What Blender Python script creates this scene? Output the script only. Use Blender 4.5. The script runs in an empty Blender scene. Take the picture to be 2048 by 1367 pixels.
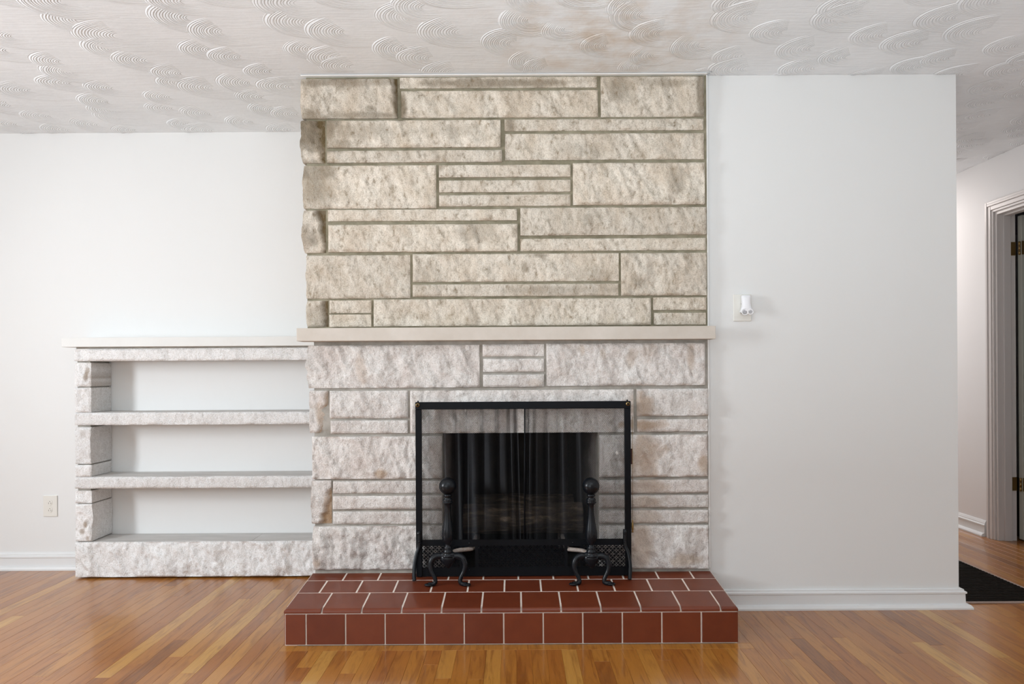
import bpy, bmesh, math, random
import numpy as np
from mathutils import Vector, Matrix
C = bpy.context.scene.collection
S = bpy.context.scene
random.seed(7)
rng = np.random.default_rng(11)
PI = math.pi

# ------------------------------------------------------------------ camera
F, CX, CY, EYE, ROLL = 1400.0, 1030.0, 743.0, 1.067, math.radians(0.33)
cd = bpy.data.cameras.new('camera'); cam = bpy.data.objects.new('camera', cd); C.objects.link(cam)
cd.sensor_width = 36.0; cd.lens = F / 2048 * 36
cd.shift_x = -(CX - 1024) / 2048; cd.shift_y = (CY - 683.5) / 2048
cr, sr = math.cos(ROLL), math.sin(ROLL)
cam.matrix_world = Matrix(((cr, sr, 0, 0), (0, 0, -1, 0), (-sr, cr, 0, EYE), (0, 0, 0, 1)))
cd.clip_start = 0.05
S.camera = cam

# ------------------------------------------------------------------ view, world, lights
S.view_settings.view_transform = 'Standard'
S.view_settings.look = 'None'
S.view_settings.gamma = 1.0
S.view_settings.exposure = 0.0
S.view_settings.use_curve_mapping = False
w = bpy.data.worlds.new('world'); S.world = w; w.use_nodes = True
w.node_tree.nodes['Background'].inputs[0].default_value = (0.85, 0.92, 1.0, 1)
w.node_tree.nodes['Background'].inputs[1].default_value = 1.0

def area(name, loc, target, sx, sy, power, col):
    l = bpy.data.lights.new(name, 'AREA'); l.shape = 'RECTANGLE'; l.size = sx; l.size_y = sy
    l.energy = power; l.color = col
    o = bpy.data.objects.new(name, l); C.objects.link(o); o.location = loc
    d = Vector(target) - Vector(loc)
    o.rotation_euler = d.to_track_quat('-Z', 'Y').to_euler()
    return o
XL, YB = -3.9, -2.4                # left wall, wall behind the camera
area('window_light_left', (XL + 0.06, 1.35, 1.45), (0, 1.35, 1.35), 0.65, 1.0, 92, (0.88, 0.94, 1.0))
area('window_light_front', (-1.9, YB + 0.08, 1.45), (-1.0, 3, 1.5), 2.9, 1.5, 31, (0.92, 0.97, 1.0))
area('ceiling_bounce_fill', (0.35, 0.4, 1.2), (0.35, 0.8, 3.0), 1.7, 1.7, 54, (0.82, 0.93, 1.0))  # unseen upward fill added to brighten the ceiling like bounced flash
area('hall_warm_fill', (2.5, 5.4, 2.3), (2.5, 5.0, 0), 0.5, 0.5, 14, (1.0, 0.92, 0.88))  # unseen warm fill added overhead to light the hall wall
area('hall_cool_fill', (2.45, 6.8, 1.3), (2.6, 4.0, 1.1), 0.8, 1.5, 11, (0.86, 0.92, 1.0))  # unseen cool fill added at the hall end, no window there

def U(px, py, Y):
    u = (px - CX) / F; v = -(py - CY) / F
    return Vector(((u * cr + v * sr) * Y, Y, EYE + (-u * sr + v * cr) * Y))

# ------------------------------------------------------------------ material helpers
def mat(name, col, rough=0.6, metal=0.0, spec=None, coat=0.0, coat_rough=0.1):
    m = bpy.data.materials.new(name); m.use_nodes = True
    b = m.node_tree.nodes['Principled BSDF']
    b.inputs['Base Color'].default_value = (*col, 1)
    b.inputs['Roughness'].default_value = rough
    b.inputs['Metallic'].default_value = metal
    b.inputs['Coat Weight'].default_value = coat
    b.inputs['Coat Roughness'].default_value = coat_rough
    if spec is not None: b.inputs['Specular IOR Level'].default_value = spec
    return m
def N(m, t, **kw):
    n = m.node_tree.nodes.new(t)
    for k, v in kw.items():
        if hasattr(n, k): setattr(n, k, v)
        else: n.inputs[k].default_value = v
    return n
def L(m, a, b): m.node_tree.links.new(a, b)
def B(m): return m.node_tree.nodes['Principled BSDF']
def mapped(m, scale, coord='Object', rot=(0, 0, 0)):
    if coord == 'World':
        g = N(m, 'ShaderNodeNewGeometry'); src = g.outputs['Position']
    else:
        g = N(m, 'ShaderNodeTexCoord'); src = g.outputs[coord]
    p = N(m, 'ShaderNodeMapping'); p.inputs['Scale'].default_value = scale; p.inputs['Rotation'].default_value = rot
    L(m, src, p.inputs[0]); return p.outputs[0]
def noise(m, vec, scale, detail=4, rough=0.55, dist=0.0):
    n = N(m, 'ShaderNodeTexNoise'); n.inputs['Scale'].default_value = scale
    n.inputs['Detail'].default_value = detail; n.inputs['Roughness'].default_value = rough
    n.inputs['Distortion'].default_value = dist
    L(m, vec, n.inputs['Vector']); return n.outputs['Fac']
def ramp(m, fac, stops):
    r = N(m, 'ShaderNodeValToRGB'); e = r.color_ramp.elements
    while len(e) < len(stops): e.new(0.5)
    for i, (p, c) in enumerate(stops):
        e[i].position = p; e[i].color = (*c, 1)
    L(m, fac, r.inputs[0]); return r.outputs[0]
def mixc(m, fac, a, b, mode='MIX'):
    n = N(m, 'ShaderNodeMix'); n.data_type = 'RGBA'; n.blend_type = mode
    for s, v in ((n.inputs[0], fac), (n.inputs[6], a), (n.inputs[7], b)):
        if hasattr(v, 'links') or hasattr(v, 'is_linked'): L(m, v, s)
        else: s.default_value = v if isinstance(v, (int, float)) else (*v, 1)
    return n.outputs[2]
def mth(m, op, a, b=None, c=None):
    n = N(m, 'ShaderNodeMath'); n.operation = op
    for i, v in enumerate((a, b, c)):
        if v is None: continue
        if hasattr(v, 'is_linked'): L(m, v, n.inputs[i])
        else: n.inputs[i].default_value = v
    return n.outputs[0]
def bump(m, h, strength, dist):
    n = N(m, 'ShaderNodeBump'); n.inputs['Strength'].default_value = strength; n.inputs['Distance'].default_value = dist
    L(m, h, n.inputs['Height']); L(m, n.outputs[0], B(m).inputs['Normal'])
def attr(m, name):
    return N(m, 'ShaderNodeAttribute', attribute_name=name).outputs['Fac']

def wall_paint(name, col):
    m = mat(name, col, 0.62)
    v = mapped(m, (1, 1, 1), 'World')
    f = noise(m, v, 1.3, 2)
    L(m, mixc(m, f, tuple(c * 0.975 for c in col), tuple(min(1, c * 1.02) for c in col)), B(m).inputs['Base Color'])
    bump(m, noise(m, v, 220, 3), 0.12, 0.0012)
    return m
M_wall = wall_paint('wall_paint', (0.775, 0.778, 0.765))
M_hall = wall_paint('hall_wall_paint', (0.80, 0.785, 0.78))
M_trim = mat('trim_paint', (0.76, 0.765, 0.76), 0.35)
M_casing = mat('casing_paint', (0.66, 0.62, 0.60), 0.35)

def stone_mat(name, light, dark, tint, stainc, bumpd=0.006):
    m = mat(name, light, 0.9, spec=0.2)
    geo = N(m, 'ShaderNodeNewGeometry').outputs['Position']
    off = N(m, 'ShaderNodeVectorMath', operation='MULTIPLY_ADD')
    oi = N(m, 'ShaderNodeObjectInfo')
    cmb = N(m, 'ShaderNodeCombineXYZ')
    for i in range(3): L(m, oi.outputs['Random'], cmb.inputs[i])
    L(m, cmb.outputs[0], off.inputs[0]); off.inputs[1].default_value = (7, 7, 7); L(m, geo, off.inputs[2])
    mp = N(m, 'ShaderNodeMapping'); mp.inputs['Scale'].default_value = (1, 1, 0.6); mp.inputs['Rotation'].default_value = (0, 0.35, 0)
    L(m, off.outputs[0], mp.inputs[0]); v = mp.outputs[0]
    iso = off.outputs[0]
    big = noise(m, v, 9, 3, 0.55, 0.4)
    mid = noise(m, v, 45, 5, 0.7, 0.3)
    fine = noise(m, iso, 190, 3, 0.65)
    c1 = ramp(m, mid, [(0.30, dark), (0.44, tuple((a * 0.74 + b * 0.26) for a, b in zip(light, dark))), (0.54, light), (0.72, tuple(min(1, a * 1.07) for a in light))])
    c2 = mixc(m, ramp(m, big, [(0.42, (0, 0, 0)), (0.68, (1, 1, 1))]), c1, tint)
    n = c2.node; n.inputs[0].default_value = 0.5
    f2 = mth(m, 'MULTIPLY', ramp(m, big, [(0.42, (0, 0, 0)), (0.70, (1, 1, 1))]), 0.55)
    L(m, f2, n.inputs[0])
    c3 = mixc(m, ramp(m, fine, [(0.32, (0.80, 0.79, 0.77)), (0.6, (1, 1, 1))]), (1, 1, 1), c2, 'MULTIPLY')
    n3 = c3.node; n3.inputs[0].default_value = 1.0
    for l in list(n3.inputs[0].links): m.node_tree.links.remove(l)
    n3.inputs[0].default_value = 1.0
    L(m, ramp(m, fine, [(0.34, (0.76, 0.74, 0.71)), (0.54, (1, 1, 1))]), n3.inputs[6]); L(m, c2, n3.inputs[7])
    st = mth(m, 'MULTIPLY', attr(m, 'stain_shade'), mth(m, 'MULTIPLY_ADD', mid, 1.2, 0.35))
    st2 = mth(m, 'MINIMUM', st, 1.0)
    rnd = mth(m, 'MULTIPLY_ADD', oi.outputs['Random'], 0.14, 0.90)
    c4 = mixc(m, st2, c3, stainc)
    hsv = N(m, 'ShaderNodeHueSaturation'); L(m, c4, hsv.inputs['Color']); L(m, rnd, hsv.inputs['Value'])
    L(m, hsv.outputs[0], B(m).inputs['Base Color'])
    hh = mth(m, 'ADD', mth(m, 'MULTIPLY', mid, 0.8), mth(m, 'MULTIPLY', fine, 0.75))
    bump(m, hh, 1.0, bumpd)
    return m
M_st_up = stone_mat('limestone_warm', (0.82, 0.75, 0.65), (0.34, 0.275, 0.195), (0.60, 0.49, 0.37), (0.135, 0.095, 0.045))
M_st_lo = stone_mat('limestone_grey_pink', (0.90, 0.87, 0.84), (0.56, 0.52, 0.49), (0.66, 0.575, 0.53), (0.43, 0.29, 0.175))
M_st_sh = stone_mat('limestone_pale', (0.93, 0.925, 0.92), (0.77, 0.76, 0.75), (0.88, 0.875, 0.87), (0.30, 0.22, 0.15))
def plain_noise(name, a, b, scale, rough=0.8, bd=0.001, stretch=(1, 1, 1), bs=0.5):
    m = mat(name, a, rough)
    v = mapped(m, stretch, 'World')
    f = noise(m, v, scale, 5, 0.65)
    L(m, ramp(m, f, [(0.3, a), (0.7, b)]), B(m).inputs['Base Color'])
    bump(m, noise(m, v, scale * 6, 3), bs, bd)
    return m
M_mort_up = plain_noise('mortar_olive', (0.17, 0.15, 0.095), (0.34, 0.305, 0.22), 14, 0.95, 0.002)
M_mort_lo = plain_noise('mortar_grey', (0.27, 0.25, 0.215), (0.46, 0.43, 0.385), 14, 0.95, 0.002)
M_mantel = plain_noise('mantel_stone', (0.56, 0.50, 0.43), (0.66, 0.605, 0.54), 5, 0.7, 0.0006)
M_cap = plain_noise('cap_stone', (0.70, 0.70, 0.675), (0.76, 0.76, 0.735), 4, 0.6, 0.0005)
M_shelftop = plain_noise('shelf_top_stone', (0.46, 0.45, 0.43), (0.70, 0.68, 0.66), 7, 0.7, 0.001, (0.6, 9, 1))
M_caulk = mat('white_caulk', (0.86, 0.86, 0.84), 0.5)
M_soot = plain_noise('sooty_firebrick', (0.008, 0.0075, 0.007), (0.035, 0.031, 0.028), 6, 0.95, 0.002)
M_grout = plain_noise('cream_grout', (0.78, 0.67, 0.58), (0.90, 0.82, 0.74), 30, 0.9, 0.001)

def tile_mat():
    m = mat('red_glazed_tile', (0.18, 0.043, 0.024), 0.36, spec=0.3, coat=0.22, coat_rough=0.07)
    v = mapped(m, (1, 1, 1), 'World')
    oi = N(m, 'ShaderNodeObjectInfo').outputs['Random']
    f = mth(m, 'MULTIPLY_ADD', noise(m, v, 18, 4), 0.6, mth(m, 'MULTIPLY', oi, 0.4))
    L(m, ramp(m, f, [(0.25, (0.130, 0.027, 0.011)), (0.75, (0.175, 0.039, 0.015))]), B(m).inputs['Base Color'])
    bump(m, noise(m, v, 60, 2), 0.05, 0.002)
    return m
M_tile = tile_mat()
def iron_mat(name, col, rough, bs=0.25):
    m = mat(name, col, rough, 0.0, spec=(0.30 if rough < 0.4 else 0.14))
    bump(m, noise(m, mapped(m, (1, 1, 1), 'World'), 160, 3), bs, 0.0012)
    return m
M_iron = iron_mat('cast_iron_black', (0.006, 0.008, 0.011), 0.27)
M_frame = iron_mat('black_painted_steel', (0.004, 0.005, 0.007), 0.45, 0.1)
M_wire = mat('screen_wire', (0.020, 0.020, 0.022), 0.35, 0.8)
M_brass = mat('aged_brass', (0.32, 0.22, 0.09), 0.35, 0.9)
M_rust = plain_noise('rusty_bar', (0.22, 0.16, 0.12), (0.42, 0.38, 0.35), 60, 0.7, 0.001)
M_red = mat('dark_red_enamel', (0.05, 0.012, 0.010), 0.5)
def bark_mat():
    m = mat('log_bark', (0.05, 0.035, 0.025), 0.95)
    v = mapped(m, (0.35, 1.6, 1.6), 'World')
    f = noise(m, v, 24, 6, 0.7, 0.6)
    L(m, ramp(m, f, [(0.35, (0.016, 0.011, 0.008)), (0.54, (0.07, 0.05, 0.034)), (0.72, (0.26, 0.19, 0.13))]), B(m).inputs['Base Color'])
    bump(m, f, 1.0, 0.012); return m
M_bark = bark_mat()
M_logend = plain_noise('log_end', (0.10, 0.065, 0.04), (0.22, 0.15, 0.09), 50, 0.9)
M_plate = mat('ivory_plastic', (0.78, 0.765, 0.71), 0.35)
M_whitep = mat('white_plastic', (0.88, 0.88, 0.90), 0.3)
M_slot = mat('dark_slot', (0.03, 0.025, 0.02), 0.7)
M_hole = mat('outlet_hole', (0.30, 0.28, 0.25), 0.6)
M_grate = mat('dark_floor_grate', (0.010, 0.007, 0.005), 0.8, spec=0.08)
M_rim = mat('grate_rim', (0.34, 0.25, 0.21), 0.5)
M_leaf = mat('door_paint', (0.42, 0.42, 0.37), 0.45)
M_sub = mat('subfloor', (0.045, 0.022, 0.012), 0.9)

def wood_mat():
    m = mat('oak_strip_varnished', (0.5, 0.25, 0.09), 0.32, coat=0.5, coat_rough=0.09)
    t = attr(m, 'tone')
    geo = N(m, 'ShaderNodeNewGeometry').outputs['Position']
    cmb = N(m, 'ShaderNodeCombineXYZ'); L(m, mth(m, 'MULTIPLY', attr(m, 'seed'), 40.0), cmb.inputs[2])
    add = N(m, 'ShaderNodeVectorMath', operation='ADD'); L(m, geo, add.inputs[0]); L(m, cmb.outputs[0], add.inputs[1])
    mp = N(m, 'ShaderNodeMapping'); L(m, add.outputs[0], mp.inputs[0]); mp.inputs['Scale'].default_value = (6.0, 0.55, 1)
    g1 = noise(m, mp.outputs[0], 7, 5, 0.6, 1.2)
    mp2 = N(m, 'ShaderNodeMapping'); L(m, add.outputs[0], mp2.inputs[0]); mp2.inputs['Scale'].default_value = (30, 1.2, 1)
    g2 = noise(m, mp2.outputs[0], 12, 3, 0.7)
    base = ramp(m, t, [(0.0, (0.20, 0.070, 0.013)), (0.30, (0.355, 0.125, 0.018)), (0.60, (0.43, 0.175, 0.026)), (0.82, (0.48, 0.215, 0.037)), (1.0, (0.54, 0.285, 0.062))])
    gr = ramp(m, g1, [(0.34, (0.66, 0.58, 0.50)), (0.52, (1, 1, 1)), (0.75, (1.0, 0.97, 0.90))])
    gr2 = ramp(m, g2, [(0.3, (0.86, 0.83, 0.80)), (0.6, (1, 1, 1))])
    a = mixc(m, 1.0, base, gr, 'MULTIPLY'); b = mixc(m, 1.0, a, gr2, 'MULTIPLY')
    L(m, b, B(m).inputs['Base Color'])
    bump(m, g2, 0.05, 0.001); return m
M_wood = wood_mat()

def ceiling_mat(swirl):
    m = mat('swirl_plaster' if swirl else 'ceiling_plaster', (0.84, 0.84, 0.835), 0.7)
    v = mapped(m, (1, 1, 1), 'World')
    patch = noise(m, v, 3.2, 4, 0.6)
    sub = N(m, 'ShaderNodeVectorMath', operation='SUBTRACT'); L(m, v, sub.inputs[0]); sub.inputs[1].default_value = (0.35, 2.75, 2.39)
    sc = N(m, 'ShaderNodeVectorMath', operation='MULTIPLY'); L(m, sub.outputs[0], sc.inputs[0]); sc.inputs[1].default_value = (1.3, 1.1, 0)
    ln = N(m, 'ShaderNodeVectorMath', operation='LENGTH'); L(m, sc.outputs[0], ln.inputs[0])
    near = mth(m, 'SUBTRACT', 1.0, mth(m, 'MINIMUM', mth(m, 'MULTIPLY', ln.outputs['Value'], 1.25), 1.0))
    st = mth(m, 'MULTIPLY', near, ramp(m, noise(m, v, 9, 4), [(0.4, (0, 0, 0)), (0.75, (1, 1, 1))]))
    c = ramp(m, patch, [(0.35, (0.79, 0.815, 0.83)), (0.65, (0.86, 0.885, 0.90))])
    L(m, mixc(m, mth(m, 'MINIMUM', mth(m, 'MULTIPLY', st, 1.1), 0.8), c, (0.62, 0.52, 0.42)), B(m).inputs['Base Color'])
    if swirl:
        uv = N(m, 'ShaderNodeUVMap'); sp = N(m, 'ShaderNodeSeparateXYZ'); L(m, uv.outputs[0], sp.inputs[0])
        wob = noise(m, mapped(m, (1, 1, 1), 'World'), 40, 3)
        cmb = N(m, 'ShaderNodeCombineXYZ'); L(m, mth(m, 'MULTIPLY', sp.outputs[0], 95.0), cmb.inputs[0]); L(m, mth(m, 'MULTIPLY', sp.outputs[1], 0.22), cmb.inputs[1])
        rr = noise(m, cmb.outputs[0], 1.0, 1.0)
        s = mth(m, 'SINE', mth(m, 'ADD', mth(m, 'MULTIPLY', sp.outputs[0], 2 * PI / 0.0090), mth(m, 'MULTIPLY', rr, 7.0)))
        v2 = mapped(m, (1.2, 14, 1), 'World')
        st_ = mth(m, 'ADD', noise(m, v2, 7, 4, 0.65), mth(m, 'MULTIPLY', noise(m, v, 30, 4), 0.45))
        am = attr(m, 'amp')
        h = mth(m, 'ADD', mth(m, 'MULTIPLY', mth(m, 'MULTIPLY', mth(m, 'MULTIPLY_ADD', s, 0.5, 0.5), mth(m, 'MULTIPLY_ADD', rr, 0.8, 0.3)), am), mth(m, 'MULTIPLY', st_, 0.5))
        bump(m, h, 0.8, 0.0042)
    else:
        v2 = mapped(m, (1.2, 14, 1), 'World')
        h = mth(m, 'ADD', noise(m, v2, 7, 4, 0.65), mth(m, 'MULTIPLY', noise(m, v, 30, 4), 0.45))
        bump(m, h, 0.35, 0.006)
    return m
M_ceil = ceiling_mat(False); M_swirl = ceiling_mat(True)

def soot_lit_wall():
    m = mat('sooty_lit_side_brick', (0.03, 0.03, 0.03), 0.95)
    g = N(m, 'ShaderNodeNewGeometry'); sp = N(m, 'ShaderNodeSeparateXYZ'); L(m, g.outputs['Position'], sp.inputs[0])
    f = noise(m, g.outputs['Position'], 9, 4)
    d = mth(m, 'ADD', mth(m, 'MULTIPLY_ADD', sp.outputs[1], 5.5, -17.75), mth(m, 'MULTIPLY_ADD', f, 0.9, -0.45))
    L(m, ramp(m, d, [(0.0, (0.30, 0.27, 0.25)), (0.45, (0.07, 0.062, 0.056)), (1.0, (0.012, 0.011, 0.010))]), B(m).inputs['Base Color'])  # sooty brick, paler at the front: light falling in put into the colour
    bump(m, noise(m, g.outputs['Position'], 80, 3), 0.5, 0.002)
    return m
M_sootside_lit = soot_lit_wall()
# ------------------------------------------------------------------ object helpers
def link(name, me, m=None, parent=None, smooth=False):
    if m is not None: me.materials.append(m)
    o = bpy.data.objects.new(name, me); C.objects.link(o)
    if parent is not None: o.parent = parent
    if smooth: me.shade_smooth()
    return o
def bm_obj(name, bm, m, parent=None, smooth=False, bevel=0.0, seg=2):
    if bevel: bmesh.ops.bevel(bm, geom=bm.edges[:], offset=bevel, segments=seg, profile=0.5, affect='EDGES', clamp_overlap=True)
    bmesh.ops.recalc_face_normals(bm, faces=bm.faces[:])
    me = bpy.data.meshes.new(name); bm.to_mesh(me); bm.free()
    return link(name, me, m, parent, smooth)
def add_box(bm, x0, x1, y0, y1, z0, z1):
    vs = [bm.verts.new(p) for p in ((x0, y0, z0), (x1, y0, z0), (x1, y1, z0), (x0, y1, z0), (x0, y0, z1), (x1, y0, z1), (x1, y1, z1), (x0, y1, z1))]
    for f in ((0, 3, 2, 1), (4, 5, 6, 7), (0, 1, 5, 4), (1, 2, 6, 5), (2, 3, 7, 6), (3, 0, 4, 7)): bm.faces.new([vs[i] for i in f])
    return vs
def box(name, x0, x1, y0, y1, z0, z1, m, parent=None, bevel=0.0, seg=2):
    bm = bmesh.new(); add_box(bm, x0, x1, y0, y1, z0, z1)
    return bm_obj(name, bm, m, parent, bevel=bevel, seg=seg)
def add_tube(bm, pts, radii, n=10, squash=(1, 1)):
    pts = [Vector(p) for p in pts]; rings = []
    up = Vector((0, 1, 0))
    for i, p in enumerate(pts):
        t = (pts[min(i + 1, len(pts) - 1)] - pts[max(i - 1, 0)]).normalized()
        a = up.cross(t)
        if a.length < 1e-3: a = Vector((1, 0, 0)).cross(t)
        a.normalize(); b = t.cross(a).normalized()
        r = radii[i] if hasattr(radii, '__len__') else radii
        rings.append([bm.verts.new(p + a * (r * squash[0] * math.cos(2 * PI * k / n)) + b * (r * squash[1] * math.sin(2 * PI * k / n))) for k in range(n)])
    for i in range(len(rings) - 1):
        for k in range(n): bm.faces.new((rings[i][k], rings[i][(k + 1) % n], rings[i + 1][(k + 1) % n], rings[i + 1][k]))
    bm.faces.new(rings[0][::-1]); bm.faces.new(rings[-1])
def spline(pts, n=6):
    P = [Vector(p) for p in pts]; out = []
    for i in range(len(P) - 1):
        p0, p1, p2, p3 = P[max(i - 1, 0)], P[i], P[i + 1], P[min(i + 2, len(P) - 1)]
        for k in range(n):
            t = k / n
            out.append(0.5 * ((2 * p1) + (p2 - p0) * t + (2 * p0 - 5 * p1 + 4 * p2 - p3) * t * t + (3 * p1 - p0 - 3 * p2 + p3) * t ** 3))
    out.append(P[-1]); return out
def splinef(v, n=6): return [p.x for p in spline([(a, 0, 0) for a in v], n)]
def add_lathe(bm, prof, cx, cy, n=24):
    rings = []
    for r, z in prof:
        rings.append([bm.verts.new((cx + r * math.cos(2 * PI * k / n), cy + r * math.sin(2 * PI * k / n), z)) for k in range(n)])
    for i in range(len(rings) - 1):
        for k in range(n): bm.faces.new((rings[i][k], rings[i][(k + 1) % n], rings[i + 1][(k + 1) % n], rings[i + 1][k]))
    bm.faces.new(rings[0][::-1]); bm.faces.new(rings[-1])
def add_prism(bm, prof, x0, x1):            # profile in (y, z), extruded along x
    a = [bm.verts.new((x0, y, z)) for y, z in prof]; b = [bm.verts.new((x1, y, z)) for y, z in prof]
    n = len(prof)
    for i in range(n): bm.faces.new((a[i], a[(i + 1) % n], b[(i + 1) % n], b[i]))
    bm.faces.new(a[::-1]); bm.faces.new(b)
def add_attr(me, name, vals):
    a = me.attributes.new(name, 'FLOAT', 'POINT'); a.data.foreach_set('value', np.asarray(vals, dtype=np.float32))
def thing(name, label, cat, loc=(0, 0, 0), group=None):
    o = bpy.data.objects.new(name, None); C.objects.link(o); o.location = loc; o.empty_display_size = 0.1
    o['label'] = label; o['category'] = cat
    if group: o['group'] = group
    return o
def adopt(root):                              # children were built in world coordinates
    for ch in root.children: ch.matrix_parent_inverse = Matrix.Translation(-Vector(root.location))
def struct(o, label=None, cat=None):
    o['kind'] = 'structure'
    if label: o['label'] = label
    if cat: o['category'] = cat
    return o

# vectorised value noise (numpy)
_perm = rng.permutation(4096)
def _h(ix, iy, s):
    return _perm[(_perm[(ix + s * 131) & 4095] + iy) & 4095] / 4095.0
def vnoise(x, y, s=0):
    ix = np.floor(x).astype(int); iy = np.floor(y).astype(int); fx = x - ix; fy = y - iy
    fx = fx * fx * (3 - 2 * fx); fy = fy * fy * (3 - 2 * fy)
    a = _h(ix, iy, s); b = _h(ix + 1, iy, s); c = _h(ix, iy + 1, s); d = _h(ix + 1, iy + 1, s)
    return (a * (1 - fx) + b * fx) * (1 - fy) + (c * (1 - fx) + d * fx) * fy - 0.5
def fbm(x, y, s=0, o=4, g=0.55):
    t = 0; a = 1; 
    for k in range(o):
        t = t + a * vnoise(x * 2 ** k, y * 2 ** k, s + k * 7); a *= g
    return t

# ------------------------------------------------------------------ planes of the place
YC = 3.105      # stone faces of the chimney
YW = 3.14       # wall to the right of the fireplace, flush with it
YA = 3.84       # wall of the alcove on the left
XW = 1.985      # end of the right wall, hall beyond
XH = 3.0       # hall wall
ZC = 2.389      # ceiling
XR = (1411 - CX) / F * YW
XCL = (604 - CX) / F * YC

# floor
fl = thing('floor', '', ''); del fl['label']; del fl['category']; fl['kind'] = 'structure'
box('subfloor', XL - 0.1, 5.2, YB - 0.1, 7.1, -0.06, -0.004, M_sub, fl)
HXL, HXR, HYF = -0.910, 0.868, 2.74
PWID = 0.0572
hearth_border = (math.floor(HXL / PWID) * PWID, math.ceil(HXR / PWID) * PWID, HYF - 0.052)
light_marks = [  # planks the photo shows clearly lighter (t high) or darker (t low): pixel on the floor, tone
 (640, 1345, 0.95), (560, 1340, 0.2), (450, 1290, 0.98), (350, 1260, 0.95), (310, 1320, 0.12), (470, 1215, 0.9), (255, 1310, 0.93), (30, 1215, 0.88), (20, 1242, 0.97), (90, 1350, 0.7),
 (880, 1345, 0.85), (985, 1340, 0.85), (1145, 1345, 0.93), (1310, 1345, 0.8), (1450, 1350, 0.7), (1545, 1330, 0.96), (1590, 1340, 0.8), (1735, 1240, 0.92), (1790, 1300, 0.95),
 (1880, 1310, 1.0), (1960, 1290, 0.97), (1700, 1235, 0.8), (1830, 1320, 0.3), (1760, 1280, 0.25)]
marks = []
for px, py, t in light_marks:
    u = (px - CX) / F; v = -(py - CY) / F; dz = -u * sr + v * cr
    Y = -EYE / dz; marks.append((int(math.floor((u * cr + v * sr) * Y / PWID)), Y, t))
planks = []
i0 = int(math.floor(XL / PWID)); i1 = int(math.ceil((XH + 0.2) / PWID))
for i in range(i0, i1):
    x0 = i * PWID; x1 = x0 + PWID; xm = (x0 + x1) / 2
    yend = YA + 0.02 if xm < -0.83 else (YW + 0.05 if xm < XW + 0.02 else 6.95)
    segs = [(YB, yend)]
    if hearth_border[0] < xm < hearth_border[1]:
        segs = [(YB, hearth_border[2])]
        if x1 > HXR or x0 < HXL: segs.append((HYF, yend))
    for a, b in segs:
        y = a - random.random() * 0.9
        while y < b:
            ln = random.uniform(0.45, 1.7); e = min(y + ln, b)
            if e > a + 0.02:
                t = min(1, max(0, random.gauss(0.46, 0.13)))
                r = random.random()
                if r < 0.06: t = random.uniform(0.75, 0.95)
                elif r < 0.11: t = random.uniform(0.10, 0.22)
                for mi, my, mt in marks:
                    if mi == i and max(y, a) < my < e: t = mt
                    elif abs(mi - i) <= 1 and max(y, a) < my < e and t > 0.7: t = 0.5
                planks.append((x0, x1, max(y, a), e, t))
            y = e
bx0 = hearth_border[0]
while bx0 < hearth_border[1] - 0.01:
    bx1 = min(bx0 + random.uniform(0.6, 1.1), hearth_border[1]); planks.append((bx0, bx1, hearth_border[2], HYF, 0.72)); bx0 = bx1
def plank_geo(x0, x1, y0, y1, t):
    g = 0.00022; dz = random.uniform(-0.0002, 0.0001); c = 0.0004; zb = -0.006
    v = [(x0 + g, y0 + g, zb), (x1 - g, y0 + g, zb), (x1 - g, y1 - g, zb), (x0 + g, y1 - g, zb),
         (x0 + g, y0 + g, dz - c), (x1 - g, y0 + g, dz - c), (x1 - g, y1 - g, dz - c), (x0 + g, y1 - g, dz - c),
         (x0 + g + c, y0 + g + c, dz), (x1 - g - c, y0 + g + c, dz), (x1 - g - c, y1 - g - c, dz), (x0 + g + c, y1 - g - c, dz)]
    f = [(0, 1, 5, 4), (1, 2, 6, 5), (2, 3, 7, 6), (3, 0, 4, 7), (4, 5, 9, 8), (5, 6, 10, 9), (6, 7, 11, 10), (7, 4, 8, 11), (8, 9, 10, 11)]
    return v, f
def vis(p):
    x0, x1, y0, y1, t = p
    if y1 < 2.3 or y0 > 4.9: return -1
    ym = max(y0, 2.38); ymx = min(y1, 4.9)
    xm = (x0 + x1) / 2
    if not (-0.76 < xm / ymx and xm / ymx < 0.76 ): return -1
    if y0 > 3.2 and XCL < xm < XW: return -1
    if xm > 0.9 and ymx > 3.2 and xm / ymx < 0.62 and y0 > 3.12: return -1
    return (ymx - ym) / (ym * ym)
order = sorted(planks, key=vis, reverse=True)
single = [p for p in order[:295] if vis(p) > 0]; rest = [p for p in planks if p not in set(single)]
for p in single:
    v, f = plank_geo(*p); me = bpy.data.meshes.new('plank'); me.from_pydata(v, [], f)
    add_attr(me, 'tone', [p[4]] * 12); add_attr(me, 'seed', [random.random()] * 12)
    link('plank', me, M_wood, fl)
V = []; Fc = []; T = []; Sd = []
for p in rest:
    v, f = plank_geo(*p); o = len(V); V += v; Fc += [tuple(o + k for k in q) for q in f]; T += [p[4]] * 12; Sd += [random.random()] * 12
me = bpy.data.meshes.new('planks'); me.from_pydata(V, [], Fc); add_attr(me, 'tone', T); add_attr(me, 'seed', Sd)
o = link('distant_planks', me, M_wood, fl); o['kind'] = 'stuff'

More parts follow.
